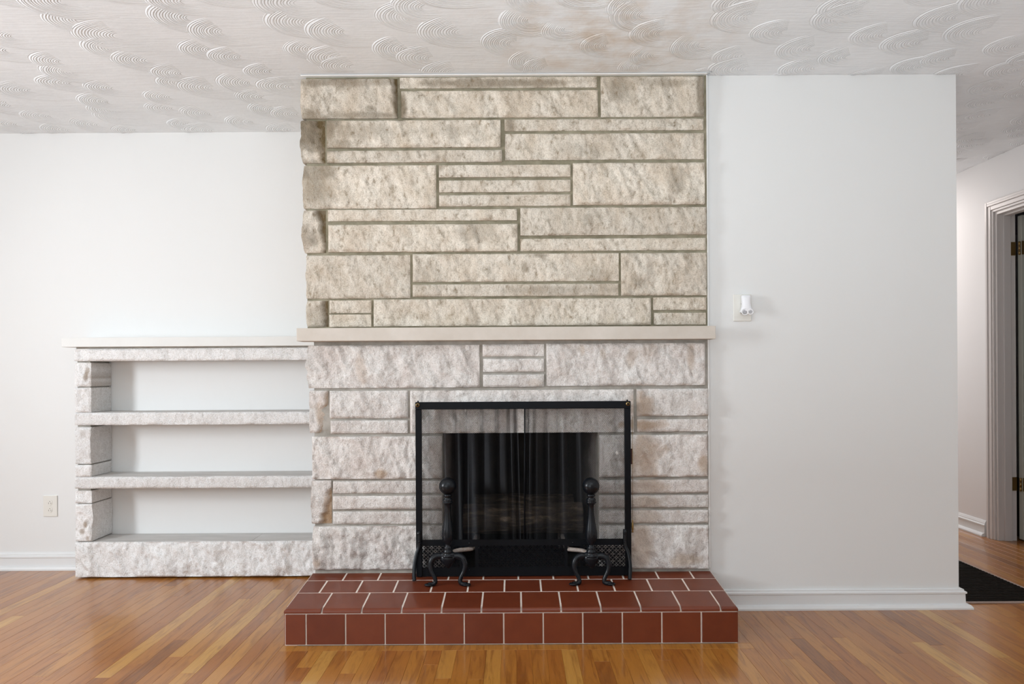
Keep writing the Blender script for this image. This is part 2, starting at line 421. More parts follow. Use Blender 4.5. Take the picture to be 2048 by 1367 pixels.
# walls
struct(box('wall_back', XL, XCL + 0.10, YA, YA + 0.12, 0, ZC, M_wall))
struct(box('wall_right', XR - 0.01, XW, YW, 6.9, 0, ZC, M_wall))
def holed_wall(name, axis, at, th, a0, a1, holes, m):
    bm = bmesh.new(); holes = sorted(holes); a = a0
    def put(u0, u1, z0, z1):
        if axis == 'x': add_box(bm, at, at + th, u0, u1, z0, z1)
        else: add_box(bm, u0, u1, at, at + th, z0, z1)
    for h0, h1, z0, z1 in holes:
        put(a, h0, 0, ZC)
        if z0 > 0: put(h0, h1, 0, z0)
        put(h0, h1, z1, ZC); a = h1
    put(a, a1, 0, ZC)
    return struct(bm_obj(name, bm, m))
def win(name, axis, at, h0, h1, z0, z1):
    bm = bmesh.new()
    t = 0.06
    def put(u0, u1, w0, w1):
        if axis == 'x': add_box(bm, at - 0.09, at - 0.04, u0, u1, w0, w1)
        else: add_box(bm, u0, u1, at - 0.09, at - 0.04, w0, w1)
    put(h0, h0 + t, z0, z1); put(h1 - t, h1, z0, z1); put(h0 + t, h1 - t, z0, z0 + t); put(h0 + t, h1 - t, z1 - t, z1)
    mid = (h0 + h1) / 2; put(mid - 0.025, mid + 0.025, z0 + t, z1 - t)
    return struct(bm_obj(name, bm, M_trim))
holed_wall('wall_left', 'x', XL - 0.12, 0.12, YB - 0.12, YA + 0.12, [(0.95, 1.75, 0.92, 2.18)], M_wall)
win('window_1', 'x', XL, 0.95, 1.75, 0.92, 2.18)
holed_wall('wall_front', 'y', YB - 0.12, 0.12, XL, XH, [(-3.4, -0.4, 0.65, 2.25)], M_wall)
win('window_2', 'y', YB, -3.4, -0.4, 0.65, 2.25)
DY0, DY1, DZ = 3.50, 4.37, 2.045
holed_wall('wall_hall', 'x', XH, 0.12, YB - 0.12, 6.9, [(DY0, DY1, 0, DZ)], M_hall)
struct(box('wall_hall_end', XW, XH + 0.12, 6.9, 7.0, 0, ZC, M_hall))
# unlit room behind the hall door
bm = bmesh.new(); add_box(bm, 5.0, 5.1, 3.0, 7.0, 0, ZC); add_box(bm, XH + 0.12, 5.0, 2.9, 3.0, 0, ZC); add_box(bm, XH + 0.12, 5.0, 6.9, 7.0, 0, ZC)
struct(bm_obj('wall_bedroom', bm, M_hall))

# baseboards
def base_profile(y, h=0.087):     # (y, z) profile, wall at y
    return [(y, 0), (y - 0.034, 0), (y - 0.034, 0.008), (y - 0.028, 0.018), (y - 0.016, 0.022), (y - 0.015, 0.064), (y - 0.019, 0.067), (y - 0.019, 0.074), (y - 0.012, 0.079), (y - 0.012, 0.084), (y - 0.005, h), (y, h)]
bm = bmesh.new(); add_prism(bm, base_profile(YW), HXR + 0.0, XW + 0.035)
o = bm_obj('baseboard_right', bm, M_trim)
for v in o.data.vertices:                                   # mitre the end so the moulding turns the corner
    if v.co.x > XW: v.co.x = XW + (YW - v.co.y) * 1.35
struct(o)
bm = bmesh.new(); prof = base_profile(0)
a = [bm.verts.new((XW - y * 1.35, YW + y * 1.0, z)) for y, z in prof]; b = [bm.verts.new((XW - y * 1.35, 6.9, z)) for y, z in prof]
for i in range(len(prof)): bm.faces.new((a[i], b[i], b[(i + 1) % len(prof)], a[(i + 1) % len(prof)]))
struct(bm_obj('baseboard_corner', bm, M_trim))
bm = bmesh.new(); add_prism(bm, base_profile(YA, 0.092), XL, U(150, 1150, 3.7).x)
struct(bm_obj('baseboard_back', bm, M_trim))
def prism_y(bm, prof, y0, y1, x):          # profile (out, z) standing out from a wall at x towards -x
    a = [bm.verts.new((x - d, y0, z)) for d, z in prof]; b = [bm.verts.new((x - d, y1, z)) for d, z in prof]
    n = len(prof)
    for i in range(n): bm.faces.new((a[i], a[(i + 1) % n], b[(i + 1) % n], b[i]))
    bm.faces.new(a[::-1]); bm.faces.new(b)
bm = bmesh.new(); prism_y(bm, [(-y, z) for y, z in base_profile(0, 0.10)], DY1 + 0.09, 6.9, XH)
struct(bm_obj('baseboard_hall', bm, M_trim))

# ceiling with swirled plaster
ce = box('ceiling', XL, 5.1, YB, 7.0, ZC, ZC + 0.1, M_ceil); struct(ce)
V = []; Fc = []; UVs = []; AM = []
row = 0; y = 0.9
while y < 7.0:
    x = XL + 0.1 + (0.21 if row % 2 else 0) + random.uniform(-0.05, 0.05)
    while x < 3.4:
        cx = x + random.uniform(-0.05, 0.05); cy = y + random.uniform(-0.035, 0.035); R = random.uniform(0.125, 0.165)
        rx, ry = R * random.uniform(1.1, 1.3), R * random.uniform(0.78, 0.95)
        a0 = math.radians(random.uniform(88, 112)); tail = random.uniform(0.10, 0.18); tw = random.uniform(-0.12, 0.12)
        messy = abs(cx - 0.38) < 0.45 and 2.35 < cy < 3.2
        if messy: tw = random.uniform(-0.9, 0.6); rx *= 0.8; tail *= 0.4
        NR, NA, NT = 12, 18, 6; base = len(V); sd = random.random() * 9; am_ = random.uniform(0.7, 1.0)
        for j in range(NA + NT + 1):
            q = j / (NA + NT); env = min(1, q / 0.12) * min(1, max(0, (1 - q) / 0.55)) ** 1.3
            an = a0 + (1.5 * PI - a0) * min(1, j / NA)
            for i in range(NR + 1):
                p = i / NR; k = 0.10 + 0.90 * p
                lx, ly = rx * k * math.cos(an), -ry * k * math.sin(an)
                if j > NA: lx += tail * (j - NA) / NT
                X = cx + lx * math.cos(tw) - ly * math.sin(tw); Yy = cy + lx * math.sin(tw) + ly * math.cos(tw)
                h = (0.0012 + 0.0050 * p ** 1.2) * env * am_ - 0.0004
                if i == NR or i == 0 or j in (0, NA + NT): h = -0.0012
                if i == NR - 1: h *= 0.55
                lim = YA if X < XCL else (YC - 0.01 if X < XR else (YW if X < XW else 6.9))
                if Yy > lim - 0.003 or X > XH - 0.003: h = -0.002; Yy = min(Yy, lim - 0.003); X = min(X, XH - 0.003)
                V.append((X, Yy, ZC - h)); UVs.append((R * k, q * 4 + sd)); AM.append(env * am_)
        for j in range(NA + NT):
            for i in range(NR):
                A = base + j * (NR + 1) + i; Fc.append((A, A + 1, A + NR + 2, A + NR + 1))
        x += random.uniform(0.37, 0.45)
    y += 0.108; row += 1
Fc = [f for f in Fc if max(abs(V[f[a]][1] - V[f[(a + 1) % 4]][1]) for a in range(4)) < 0.05 and not (V[f[0]][0] > XCL - 0.03 and V[f[0]][0] < XR + 0.02 and max(V[k][1] for k in f) > YC - 0.02)]
me = bpy.data.meshes.new('swirls'); me.from_pydata(V, [], Fc)
uvl = me.uv_layers.new(name='UVMap'); li = np.empty(len(me.loops), dtype=np.int32); me.loops.foreach_get('vertex_index', li)
uvl.data.foreach_set('uv', np.array(UVs, dtype=np.float32)[li].ravel())
add_attr(me, 'amp', AM)
o = link('plaster_swirls', me, M_swirl, ce, True); o['kind'] = 'stuff'

# hall door: casing, jamb, leaf, hinges
d1 = thing('door_1', '', ''); del d1['label']; del d1['category']; d1['kind'] = 'structure'
bm = bmesh.new()
for k, (w0, w1, d) in enumerate([(0.0, 0.018, 0.014), (0.018, 0.034, 0.024), (0.034, 0.060, 0.018), (0.060, 0.074, 0.012)]):
    add_box(bm, XH - d, XH, DY1 + 0.074 - w1, DY1 + 0.074 - w0, 0, DZ + 0.074 - w0)
    add_box(bm, XH - d, XH, DY0 - 0.074 + w0, DY0 - 0.074 + w1, 0, DZ + 0.074 - w0)
    add_box(bm, XH - d, XH, DY0 - 0.074 + w1, DY1 + 0.074 - w1, DZ + 0.074 - w1, DZ + 0.074 - w0)
bm_obj('casing', bm, M_casing, d1, bevel=0.003)
bm = bmesh.new()
add_box(bm, XH, XH + 0.115, DY1 - 0.018, DY1, 0, DZ); add_box(bm, XH, XH + 0.115, DY0, DY0 + 0.018, 0, DZ); add_box(bm, XH, XH + 0.115, DY0 + 0.018, DY1 - 0.018, DZ - 0.018, DZ)
bm_obj('jamb', bm, M_casing, d1, bevel=0.001)
bm = bmesh.new(); add_box(bm, XH + 0.035, XH + 0.08, DY1 - 0.030, DY1 - 0.018, 0, DZ - 0.018); add_box(bm, XH + 0.035, XH + 0.08, DY0 + 0.018, DY1 - 0.030, DZ - 0.030, DZ - 0.018)
bm_obj('door_stop', bm, M_casing, d1, bevel=0.002)
box('door_leaf', XH + 0.127, XH + 0.127 + 0.80, DY1 - 0.056, DY1 - 0.021, 0.012, DZ - 0.03, M_leaf, d1, bevel=0.002)
for zc in (0.31, 1.79):
    z = U(2036, 497 if zc > 1 else 967, 4.35).z
    bm = bmesh.new()
    add_box(bm, XH + 0.085, XH + 0.1155, DY1 - 0.0205, DY1 - 0.018, z - 0.042, z + 0.042)
    add_box(bm, XH + 0.1265, XH + 0.160, DY1 - 0.0585, DY1 - 0.056, z - 0.042, z + 0.042)
    hg = bm_obj('hinge', bm, M_brass, d1); hg['label'] = 'brass butt hinge'
    bm = bmesh.new()
    for s in range(3): add_tube(bm, [(XH + 0.121, DY1 - 0.045, z - 0.042 + s * 0.028), (XH + 0.121, DY1 - 0.045, z - 0.042 + s * 0.028 + 0.026)], 0.0065, 10)
    bm_obj('hinge_pin', bm, M_brass, hg, True)

# floor grate in the hall
g0 = thing('floor_grate', 'dark slatted metal grate set flush in the hall floor beside the wall end', 'floor grate', (2.2, 3.4, 0))
gx0, gx1, gy0, gy1 = 1.60, 2.47, 3.185, 3.92
gx0 = XW + 0.055
bm = bmesh.new()
add_box(bm, gx0, gx1, gy0, gy0 + 0.012, 0.0, 0.007); add_box(bm, gx0, gx1, gy1 - 0.012, gy1, 0.0, 0.007)
add_box(bm, gx0, gx0 + 0.012, gy0 + 0.012, gy1 - 0.012, 0.0, 0.007); add_box(bm, gx1 - 0.012, gx1, gy0 + 0.012, gy1 - 0.012, 0.0, 0.007)
bm_obj('rim', bm, M_rim, g0, bevel=0.0015)
box('backing', gx0 + 0.012, gx1 - 0.012, gy0 + 0.012, gy1 - 0.012, 0.0, 0.0015, M_slot, g0)
n = 30; st = (gy1 - gy0 - 0.03) / n
for i in range(n):
    yy = gy0 + 0.016 + i * st
    box('slat', gx0 + 0.012, gx1 - 0.012, yy, yy + st * 0.55, 0.0015, 0.006, M_grate, g0)
adopt(g0)

# ------------------------------------------------------------------ stones
stains_px = []   # (px, py, rx, ry, amount)
def stone_mesh(x0, x1, z0, z1, yf, depth=0.05, amp=0.010, pillow=0.005, seed=0, chip=None, step=0.0055, rough_l=0.0, rough_r=0.0, stains=(), axis='y', boss=None):
    """rock-faced block: front towards -y; border stays crisp, face is broken and proud"""
    nx = max(2, int((x1 - x0) / step)); nz = max(2, int((z1 - z0) / step))
    X, Z = np.meshgrid(np.linspace(x0, x1, nx + 1), np.linspace(z0, z1, nz + 1))
    w_, h_ = x1 - x0, z1 - z0
    d = np.minimum(np.minimum(X - x0 + rough_l * 2, x1 - X + rough_r * 2), np.minimum(Z - z0, z1 - Z))
    e = np.clip(d / 0.008, 0, 1); e = e * e * (3 - 2 * e)
    big = fbm((X + 0.3 * Z) * 7 + seed * 3.7, Z * 4.5 + seed * 1.9, seed, 3)
    mid = fbm((X + 0.35 * Z) * 20 + seed, Z * 10, seed + 3, 3, 0.5)
    sml = fbm((X + 0.2 * Z) * 75 + seed, Z * 48, seed + 5, 2, 0.6)
    rid = 1 - np.abs(vnoise((X + 0.5 * Z) * 22, Z * 9 + seed, seed + 9)) * 4
    hgt = pillow * e + amp * e * (1.1 * big + 1.5 * mid + 0.42 * sml + 0.25 * rid)
    hgt = np.maximum(hgt, -0.0035 + 0.003 * np.clip(hgt, -0.02, 0) / 0.02)
    stain_shade = np.zeros_like(X)
    if chip:      # broken away corner: (side, extent at the bottom, extent at the top, depth)
        side, eb, et, cd_ = chip
        v = (Z - z0) / h_
        edge = eb + (et - eb) * v + 0.010 * fbm(Z * 30, Z * 0 + seed, seed + 20, 3) * 2
        q = (x1 - X) if side > 0 else (X - x0)
        k = np.clip((edge - q) / 0.022, 0, 1)
        hgt = hgt * (1 - k) - k * cd_ * np.clip((edge - q) / max(eb, et, 0.01), 0.25, 1) + 0.006 * k * mid
        hgt = np.maximum(hgt, -0.0068)
        stain_shade = np.maximum(stain_shade, k * 1.0)  # broken face brown: real staining plus its shade put into the colour
    if boss: hgt = hgt + boss * np.sin(PI * np.clip((Z - z0) / h_, 0, 1)) ** 0.7 * np.clip(1 - np.abs(X - x0) / 0.05, 0, 1)
    for sx, sz, rx, rz, am in stains:
        q = ((X - sx) / rx) ** 2 + ((Z - sz) / rz) ** 2
        q = q * (1 + 1.2 * fbm(X * 18, Z * 18, 55, 3))
        stain_shade = np.maximum(stain_shade, am * np.clip(1.25 - q, 0, 1))
    # ragged outer ends
    if rough_l: X = X - (rough_l * (1 + 1.6 * fbm(Z * 22, Z * 0 + seed, seed + 31, 3))) * np.clip(1 - (X - x0) / 0.03, 0, 1) * np.sin(PI * np.clip((Z - z0) / h_ * 0.96 + 0.02, 0, 1)) ** 0.35
    if rough_r: X = X + (rough_r * (1 + 1.6 * fbm(Z * 22, Z * 0 + seed, seed + 37, 3))) * np.clip(1 - (x1 - X) / 0.03, 0, 1) * np.sin(PI * np.clip((Z - z0) / h_ * 0.96 + 0.02, 0, 1)) ** 0.35
    # slightly wavering arrises
    Z = Z + 0.0004 * fbm(X * 30, Z * 0 + seed, seed + 41, 2) * 2 * ((Z - z0 < 1e-6) | (z1 - Z < 1e-6))
    # knocked-off corners
    Y = yf - hgt
    verts = np.stack([X.ravel(), Y.ravel(), Z.ravel()], 1).tolist(); st = stain_shade.ravel().tolist()
    idx = np.arange((nx + 1) * (nz + 1)).reshape(nz + 1, nx + 1)
    faces = [(int(idx[j, i]), int(idx[j, i + 1]), int(idx[j + 1, i + 1]), int(idx[j + 1, i])) for j in range(nz) for i in range(nx)]
    loop = [int(idx[0, i]) for i in range(nx)] + [int(idx[j, nx]) for j in range(nz)] + [int(idx[nz, i]) for i in range(nx, 0, -1)] + [int(idx[j, 0]) for j in range(nz, 0, -1)]
    o = len(verts)
    for k in loop: verts.append((verts[k][0], yf + depth, verts[k][2])); st.append(st[k])
    n = len(loop)
    for k in range(n):
        faces.append((loop[(k + 1) % n], loop[k], o + k, o + (k + 1) % n))
    faces.append(tuple(o + k for k in range(n)))
    me = bpy.data.meshes.new('stone'); me.from_pydata(verts, [], faces); add_attr(me, 'stain_shade', st)
    me.shade_smooth()
    # sharp arrises
    ed = set()
    lp = set(tuple(sorted((loop[k], loop[(k + 1) % n]))) for k in range(n))
    sh = me.attributes.new('sharp_edge', 'BOOLEAN', 'EDGE')
    ev = np.empty(len(me.edges) * 2, dtype=np.int32); me.edges.foreach_get('vertices', ev); ev = ev.reshape(-1, 2)
    sh.data.foreach_set('value', [tuple(sorted((int(a), int(b)))) in lp or (a >= o and b >= o) for a, b in ev])
    return me
def to_world_stains(lst, Y):
    out = []
    for px, py, rx, ry, am in lst:
        p = U(px, py, Y); out.append((p.x, p.z, rx / F * Y, ry / F * Y, am))
    return out
fp = thing('fireplace', 'tall cream limestone fireplace of rock-faced blocks rising to the ceiling behind the red hearth', 'fireplace', (0, YC, 0))
ST_UP = to_world_stains([(625, 262, 60, 40, .75), (640, 345, 45, 26, .6), (632, 380, 38, 45, .5), (665, 290, 60, 16, .45), (660, 165, 70, 9, .55), (760, 165, 60, 8, .4),
    (800, 215, 16, 38, .85), (700, 262, 90, 18, .35), (990, 165, 200, 9, .6), (1240, 175, 26, 34, .45), (1402, 190, 9, 40, .6), (1330, 165, 60, 10, .35), (1020, 250, 14, 16, .5),
    (900, 262, 80, 14, .2), (1176, 434, 12, 9, .35), (1049, 533, 9, 15, .45), (1080, 510, 16, 6, .5), (960, 462, 40, 22, .3), (850, 550, 40, 30, .2), (1180, 548, 40, 20, .25), (740, 230, 80, 7, .5), (740, 218, 10, 8, .5),
    (1100, 580, 120, 10, .3), (1160, 300, 60, 18, .2), (1275, 565, 20, 18, .25), (1350, 365, 20, 36, .3), (630, 630, 28, 26, .25), (880, 335, 8, 8, .5), (1400, 230, 14, 6, .6), (630, 480, 20, 20, .25)], YC)
ST_LO = to_world_stains([(1288, 812, 26, 26, .6), (1292, 850, 36, 12, .7), (1290, 910, 34, 46, .55), (1290, 972, 46, 14, .45), (1292, 1002, 46, 12, .5), (1290, 1032, 40, 12, .45), (1280, 1090, 30, 60, .5),
    (1375, 1118, 34, 14, .55), (640, 835, 10, 24, .6), (655, 1010, 8, 22, .6), (722, 735, 12, 30, .35), (1262, 715, 10, 26, .35), (1300, 700, 14, 18, .25), (1382, 715, 8, 26, .4), (765, 946, 12, 8, .7),
    (830, 800, 8, 16, .2), (635, 1125, 8, 12, .5), (1070, 765, 20, 6, .3), (1165, 700, 6, 14, .4), (1205, 705, 7, 12, .35), (1408, 930, 8, 20, .6)], YC)
# mortar body with the fireplace opening
OX0, OX1 = U(884, 1000, YC).x, U(1199, 1000, YC).x
OZ1 = U(1040, 866, YC).z; HZB = 0.172
ym = YC + 0.0135
MZ = U(1024, 668, YC).z
XB0, XB1 = U(612, 420, YC).x, XR + 0.004
bm = bmesh.new(); add_box(bm, XB0, XB1, ym, YA - 0.001, MZ, ZC - 0.0015)
bm_obj('mortar', bm, M_mort_up, fp)
bm = bmesh.new(); XB0l = U(628, 1000, YC).x
add_box(bm, XB0l, OX0 + 0.004, ym, YA - 0.001, 0.0, MZ); add_box(bm, OX1 - 0.004, XB1, ym, YA - 0.001, 0.0, MZ); add_box(bm, OX0 + 0.004, OX1 - 0.004, ym, YA - 0.001, OZ1 + 0.004, MZ)
bm_obj('mortar', bm, M_mort_lo, fp)
UP = [  # pixel rectangles of the stones, options
 (604, 157, 794, 236, dict(rough_l=.003, pillow=.006, chip=(1, .012, .030, .018))), (799, 152.5, 1194, 174, dict(amp=.007)), (802, 180, 1196, 233.5, {}), (1202, 151, 1409, 232, dict(pillow=.006)),
 (605, 240, 649, 325, dict(chip=(1, .030, .062, .022), rough_l=.005, boss=.024)), (653, 240, 1001, 294, dict(yo=-.004)), (653, 300, 1004, 323.5, dict(amp=.007)), (1009, 236.5, 1408, 259.5, dict(amp=.007)), (1010, 265.5, 1409, 318, {}),
 (608, 330, 872, 416, dict(rough_l=.004, pillow=.006)), (877.5, 329, 1141, 353, dict(amp=.006)), (878, 359.5, 1141, 383, dict(amp=.006)), (878, 388.5, 1141, 411, dict(amp=.006)), (1146, 324.7, 1410, 408.5, dict(pillow=.007, amp=.013)),
 (609, 420, 650, 505, dict(chip=(1, .018, .050, .022), rough_l=.006, boss=.022)), (655, 418, 1034, 440.5, dict(amp=.006)), (656, 448, 1035, 502.5, dict(pillow=.006)), (1040.6, 414, 1413.5, 469, {}), (1040.6, 475.7, 1412.5, 500, dict(amp=.006)),
 (613, 509.5, 820, 596, dict(rough_l=.005, pillow=.006)), (825, 506.5, 1238, 562, {}), (825, 567.5, 1237, 591.5, dict(amp=.006)), (1242.5, 505, 1413.5, 590, dict(pillow=.008, amp=.013)),
 (615, 601, 655, 653, dict(chip=(1, .030, .030, .022), rough_l=.003)), (658, 600, 742, 625.5, dict(amp=.006)), (658, 628.5, 742, 653, dict(amp=.006)), (747, 597, 1302.5, 650.5, {}), (1307, 594, 1413.5, 619, dict(amp=.006)), (1308, 625, 1412, 648.5, dict(amp=.006))]
LO = [
 (618, 690, 959, 775, dict(rough_l=.010, pillow=.007, amp=.013, boss=.01)), (965, 688, 1088, 712, dict(amp=.006)), (966, 717, 1088, 743, dict(amp=.006)), (966, 748.5, 1088, 773, dict(amp=.006)), (1093, 686, 1411, 770.5, dict(pillow=.007, amp=.014)),
 (620, 781, 655, 865, dict(rough_l=.004, chip=(1, .050, .012, .020))), (658.5, 781, 815, 836, {}), (661, 840.5, 815, 866, dict(amp=.006)), (820, 779.5, 1267.5, 865, {}), (1273.7, 777, 1417, 831, {}), (1274.7, 838, 1416, 862.5, dict(amp=.006)),
 (624, 872.5, 884, 957, dict(amp=.013)), (1199, 869, 1415.5, 953, dict(amp=.011)),
 (624, 961, 662, 1047, dict(rough_l=.005, chip=(1, .060, .008, .020))), (665, 962, 884, 986, dict(amp=.007)), (665, 991.5, 884, 1017.5, dict(amp=.007)), (665, 1022.7, 884, 1047.5, dict(amp=.007)),
 (1199, 959, 1417, 985, dict(amp=.007)), (1199, 990, 1417, 1014.5, dict(amp=.007)), (1199, 1020, 1417, 1045, dict(amp=.007)),
 (627, 1052, 884, 1138.5, dict(pillow=.008, amp=.017, rough_l=.003)), (1199, 1050.5, 1417.5, 1137.5, dict(pillow=.007, amp=.013))]
def lay(lst, m, stains, sd):
    for k, (a, b, c, d, opt) in enumerate(lst):
        opt = dict(opt); p0 = U(a, (b + d) / 2, YC); p1 = U(c, (b + d) / 2, YC); q0 = U((a + c) / 2, b, YC); q1 = U((a + c) / 2, d, YC)
        yo = opt.pop('yo', random.uniform(-.003, .003)); opt.setdefault('amp', 0.010)
        x0, x1 = p0.x, p1.x
        if x1 > XR - 0.012: x1 = min(x1, XR + 0.006)
        me = stone_mesh(x0, x1, q1.z, q0.z, YC + 0.006 + yo, 0.10 if x0 < -1 or x1 > OX0 - .01 and x1 < OX0 + .01 or abs(x0 - OX1) < .01 else 0.04, seed=sd + k, stains=stains, **opt)
        link('stone', me, m, fp)
lay(UP, M_st_up, ST_UP, 1); lay(LO, M_st_lo, ST_LO, 60)
# stones returning along the left flank
for k, (t, b_) in enumerate([(160, 236), (240, 325), (330, 416), (420, 505), (510, 596), (601, 653), (735, 775), (781, 865), (873, 957), (961, 1047), (1052, 1138)]):
    z1 = U(610, t, YC).z; z0 = U(610, b_, YC).z
    ys = [YC + 0.12, YC + 0.42, YA - 0.003] if k % 2 else [YC + 0.12, YC + 0.30, YA - 0.003]
    for j in range(2):
        me = stone_mesh(ys[j] + 0.004, ys[j + 1] - 0.004, z0, z1, 0, 0.02, seed=200 + k * 2 + j, step=0.012)
        xo = (XB0 if t < 660 else XB0l)
        co = np.empty(len(me.vertices) * 3, dtype=np.float32); me.vertices.foreach_get('co', co); co = co.reshape(-1, 3)
        new = np.stack([xo - 0.012 + co[:, 1], YC + YA - co[:, 0] - 0 + 0.12 - 0.12 + 0.0, co[:, 2]], 1); new[:, 1] = (ys[0] + ys[2]) - co[:, 0]
        me.vertices.foreach_set('co', new.ravel().astype(np.float32))
        link('stone', me, M_st_up if t < 660 else M_st_lo, fp)
# mantel
ml, mr = U(593, 669, 3.045), U(1431.5, 664, 3.045)
mt, mb_ = U(1012, 653.5, 3.045).z, U(1012, 679.5, 3.045).z
o = box('mantel_shelf', ml.x, mr.x, 3.045, YC + 0.03, mb_, mt, M_mantel, fp, bevel=0.002); o['label'] = 'smooth sawn stone mantel slab'
box('caulk', XR + 0.0045, XR + 0.011, YW - 0.022, YW + 0.002, 0.19, mb_ , M_caulk, fp, bevel=0.002)
box('caulk', XR + 0.0045, XR + 0.011, YW - 0.022, YW + 0.002, mt, ZC - 0.004, M_caulk, fp, bevel=0.002)
box('caulk', XCL + 0.002, XR + 0.004, YC - 0.006, YC + 0.02, ZC - 0.007, ZC - 0.002, M_caulk, fp, bevel=0.002)
# firebox
bm = bmesh.new()
fy0, fy1 = YC + 0.11, 3.66; bx0_, bx1_ = OX0 + 0.10, OX1 - 0.10; t_ = 0.03
def quadslab(pa, pb, z0, z1, th):
    (ax, ay), (bx, by) = pa, pb; d = Vector((bx - ax, by - ay, 0)).normalized(); nrm = Vector((d.y, -d.x, 0)) * th
    vs = [bm.verts.new(p) for p in ((ax, ay, z0), (bx, by, z0), (bx + nrm.x, by + nrm.y, z0), (ax + nrm.x, ay + nrm.y, z0), (ax, ay, z1), (bx, by, z1), (bx + nrm.x, by + nrm.y, z1), (ax + nrm.x, ay + nrm.y, z1))]
    for f in ((0, 3, 2, 1), (4, 5, 6, 7), (0, 1, 5, 4), (1, 2, 6, 5), (2, 3, 7, 6), (3, 0, 4, 7)): bm.faces.new([vs[i] for i in f])
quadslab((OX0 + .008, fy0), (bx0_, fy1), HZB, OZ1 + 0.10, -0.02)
bm_obj('firebox_side', bm, M_sootside_lit, fp); bm = bmesh.new()
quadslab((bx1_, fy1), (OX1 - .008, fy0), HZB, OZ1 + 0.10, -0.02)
bm_obj('firebox_side', bm, M_sootside_lit, fp); bm = bmesh.new()
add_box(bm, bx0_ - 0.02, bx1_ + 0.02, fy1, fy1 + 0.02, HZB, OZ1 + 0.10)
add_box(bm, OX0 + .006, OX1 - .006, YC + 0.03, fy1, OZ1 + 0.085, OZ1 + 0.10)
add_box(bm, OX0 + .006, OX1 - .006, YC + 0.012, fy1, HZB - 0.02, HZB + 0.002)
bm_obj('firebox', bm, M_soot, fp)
adopt(fp)

# ------------------------------------------------------------------ hearth
he = thing('hearth', 'low raised hearth clad in glossy brick-red square tiles with cream grout', 'hearth', ((HXL + HXR) / 2, 2.92, 0))
def ztop(y): return 0.142 + (y - 2.74) * 0.092
YHB = YC + 0.012
bm = bmesh.new()
pr = [(HYF + 0.0035, 0.0), (YHB, 0.0), (YHB, ztop(YHB) - 0.0015), (HYF + 0.03, ztop(HYF + 0.03) - 0.0015), (HYF + 0.0035, 0.128)]
add_prism(bm, pr, HXL + 0.0035, HXR - 0.0035)
for v in bm.verts:
    if v.co.y > 3.05: v.co.x = min(max(v.co.x, -0.9065), HXR - 0.0035)
bm_obj('grout_bed', bm, M_grout, he)
G = 0.0036
def tile_top(x0, x1, y0, y1, front=False, left=False, right=False):
    bm = bmesh.new(); th = 0.010
    if front: prof = [(y0, ztop(y0) - 0.0155), (y1, ztop(y1) - th), (y1, ztop(y1)), (y0, ztop(y0))]
    else: prof = [(y0, ztop(y0) - th), (y1, ztop(y1) - th), (y1, ztop(y1)), (y0, ztop(y0))]
    add_prism(bm, prof, x0, x1); bm.edges.ensure_lookup_table()
    small = []; bigs = []
    for e in bm.edges:
        a, b = e.verts; mid = (a.co + b.co) / 2
        top = abs(mid.z - ztop(mid.y)) < 1e-4
        if top and front and abs(mid.y - y0) < 1e-4: bigs.append(e)
        elif top and left and abs(mid.x - x0) < 1e-4: bigs.append(e)
        elif top and right and abs(mid.x - x1) < 1e-4: bigs.append(e)
        elif top: small.append(e)
    if bigs: bmesh.ops.bevel(bm, geom=bigs, offset=0.0125, segments=10, profile=0.5, affect='EDGES', clamp_overlap=True)
    if small and not bigs: bmesh.ops.bevel(bm, geom=small, offset=0.0012, segments=1, affect='EDGES', clamp_overlap=True)
    o = bm_obj('tile', bm, M_tile, he)
    return o
def joints(first, pitch, n, lo, hi):
    j = [first + pitch * k for k in range(n)]
    return [lo] + [q for q in j if lo + 0.01 < q < hi - 0.01] + [hi]
rows = [(2.7385, 2.900, joints(-.762, .1562, 11, HXL, HXR), True), (2.900, 3.030, joints(-.8175, .1535, 11, HXL, HXR), False), (3.030, YHB, joints(-.753, .1524, 11, HXL, HXR), False)]
for y0, y1, js, fr in rows:
    for a, b in zip(js[:-1], js[1:]):
        le, ri = a == js[0], b == js[-1]
        tile_top(a + (0 if le else G), b - (0 if ri else G), y0 + (0 if fr else G), y1 - G, fr, le, ri)
js = joints(-.824, .1548, 11, HXL, HXR)
for a, b in zip(js[:-1], js[1:]):
    bm = bmesh.new(); add_box(bm, a + (0.006 if a == js[0] else G * .8), b - (0.001 if b == js[-1] else G * .8), HYF - 0.0005, HYF + 0.006, 0.004, 0.1215)
    bm_obj('tile', bm, M_tile, he, bevel=0.001, seg=1)
for sx in (HXL, HXR - 0.006):
    for a, b in ((HYF + 0.008, 2.895), (2.903, YHB)):
        if sx == HXR - 0.006 and b > 3.0: b = YHB - 0.0
        bm = bmesh.new(); add_box(bm, sx, sx + 0.006, a, b, 0.004, 0.1215); bm_obj('tile', bm, M_tile, he)
adopt(he)

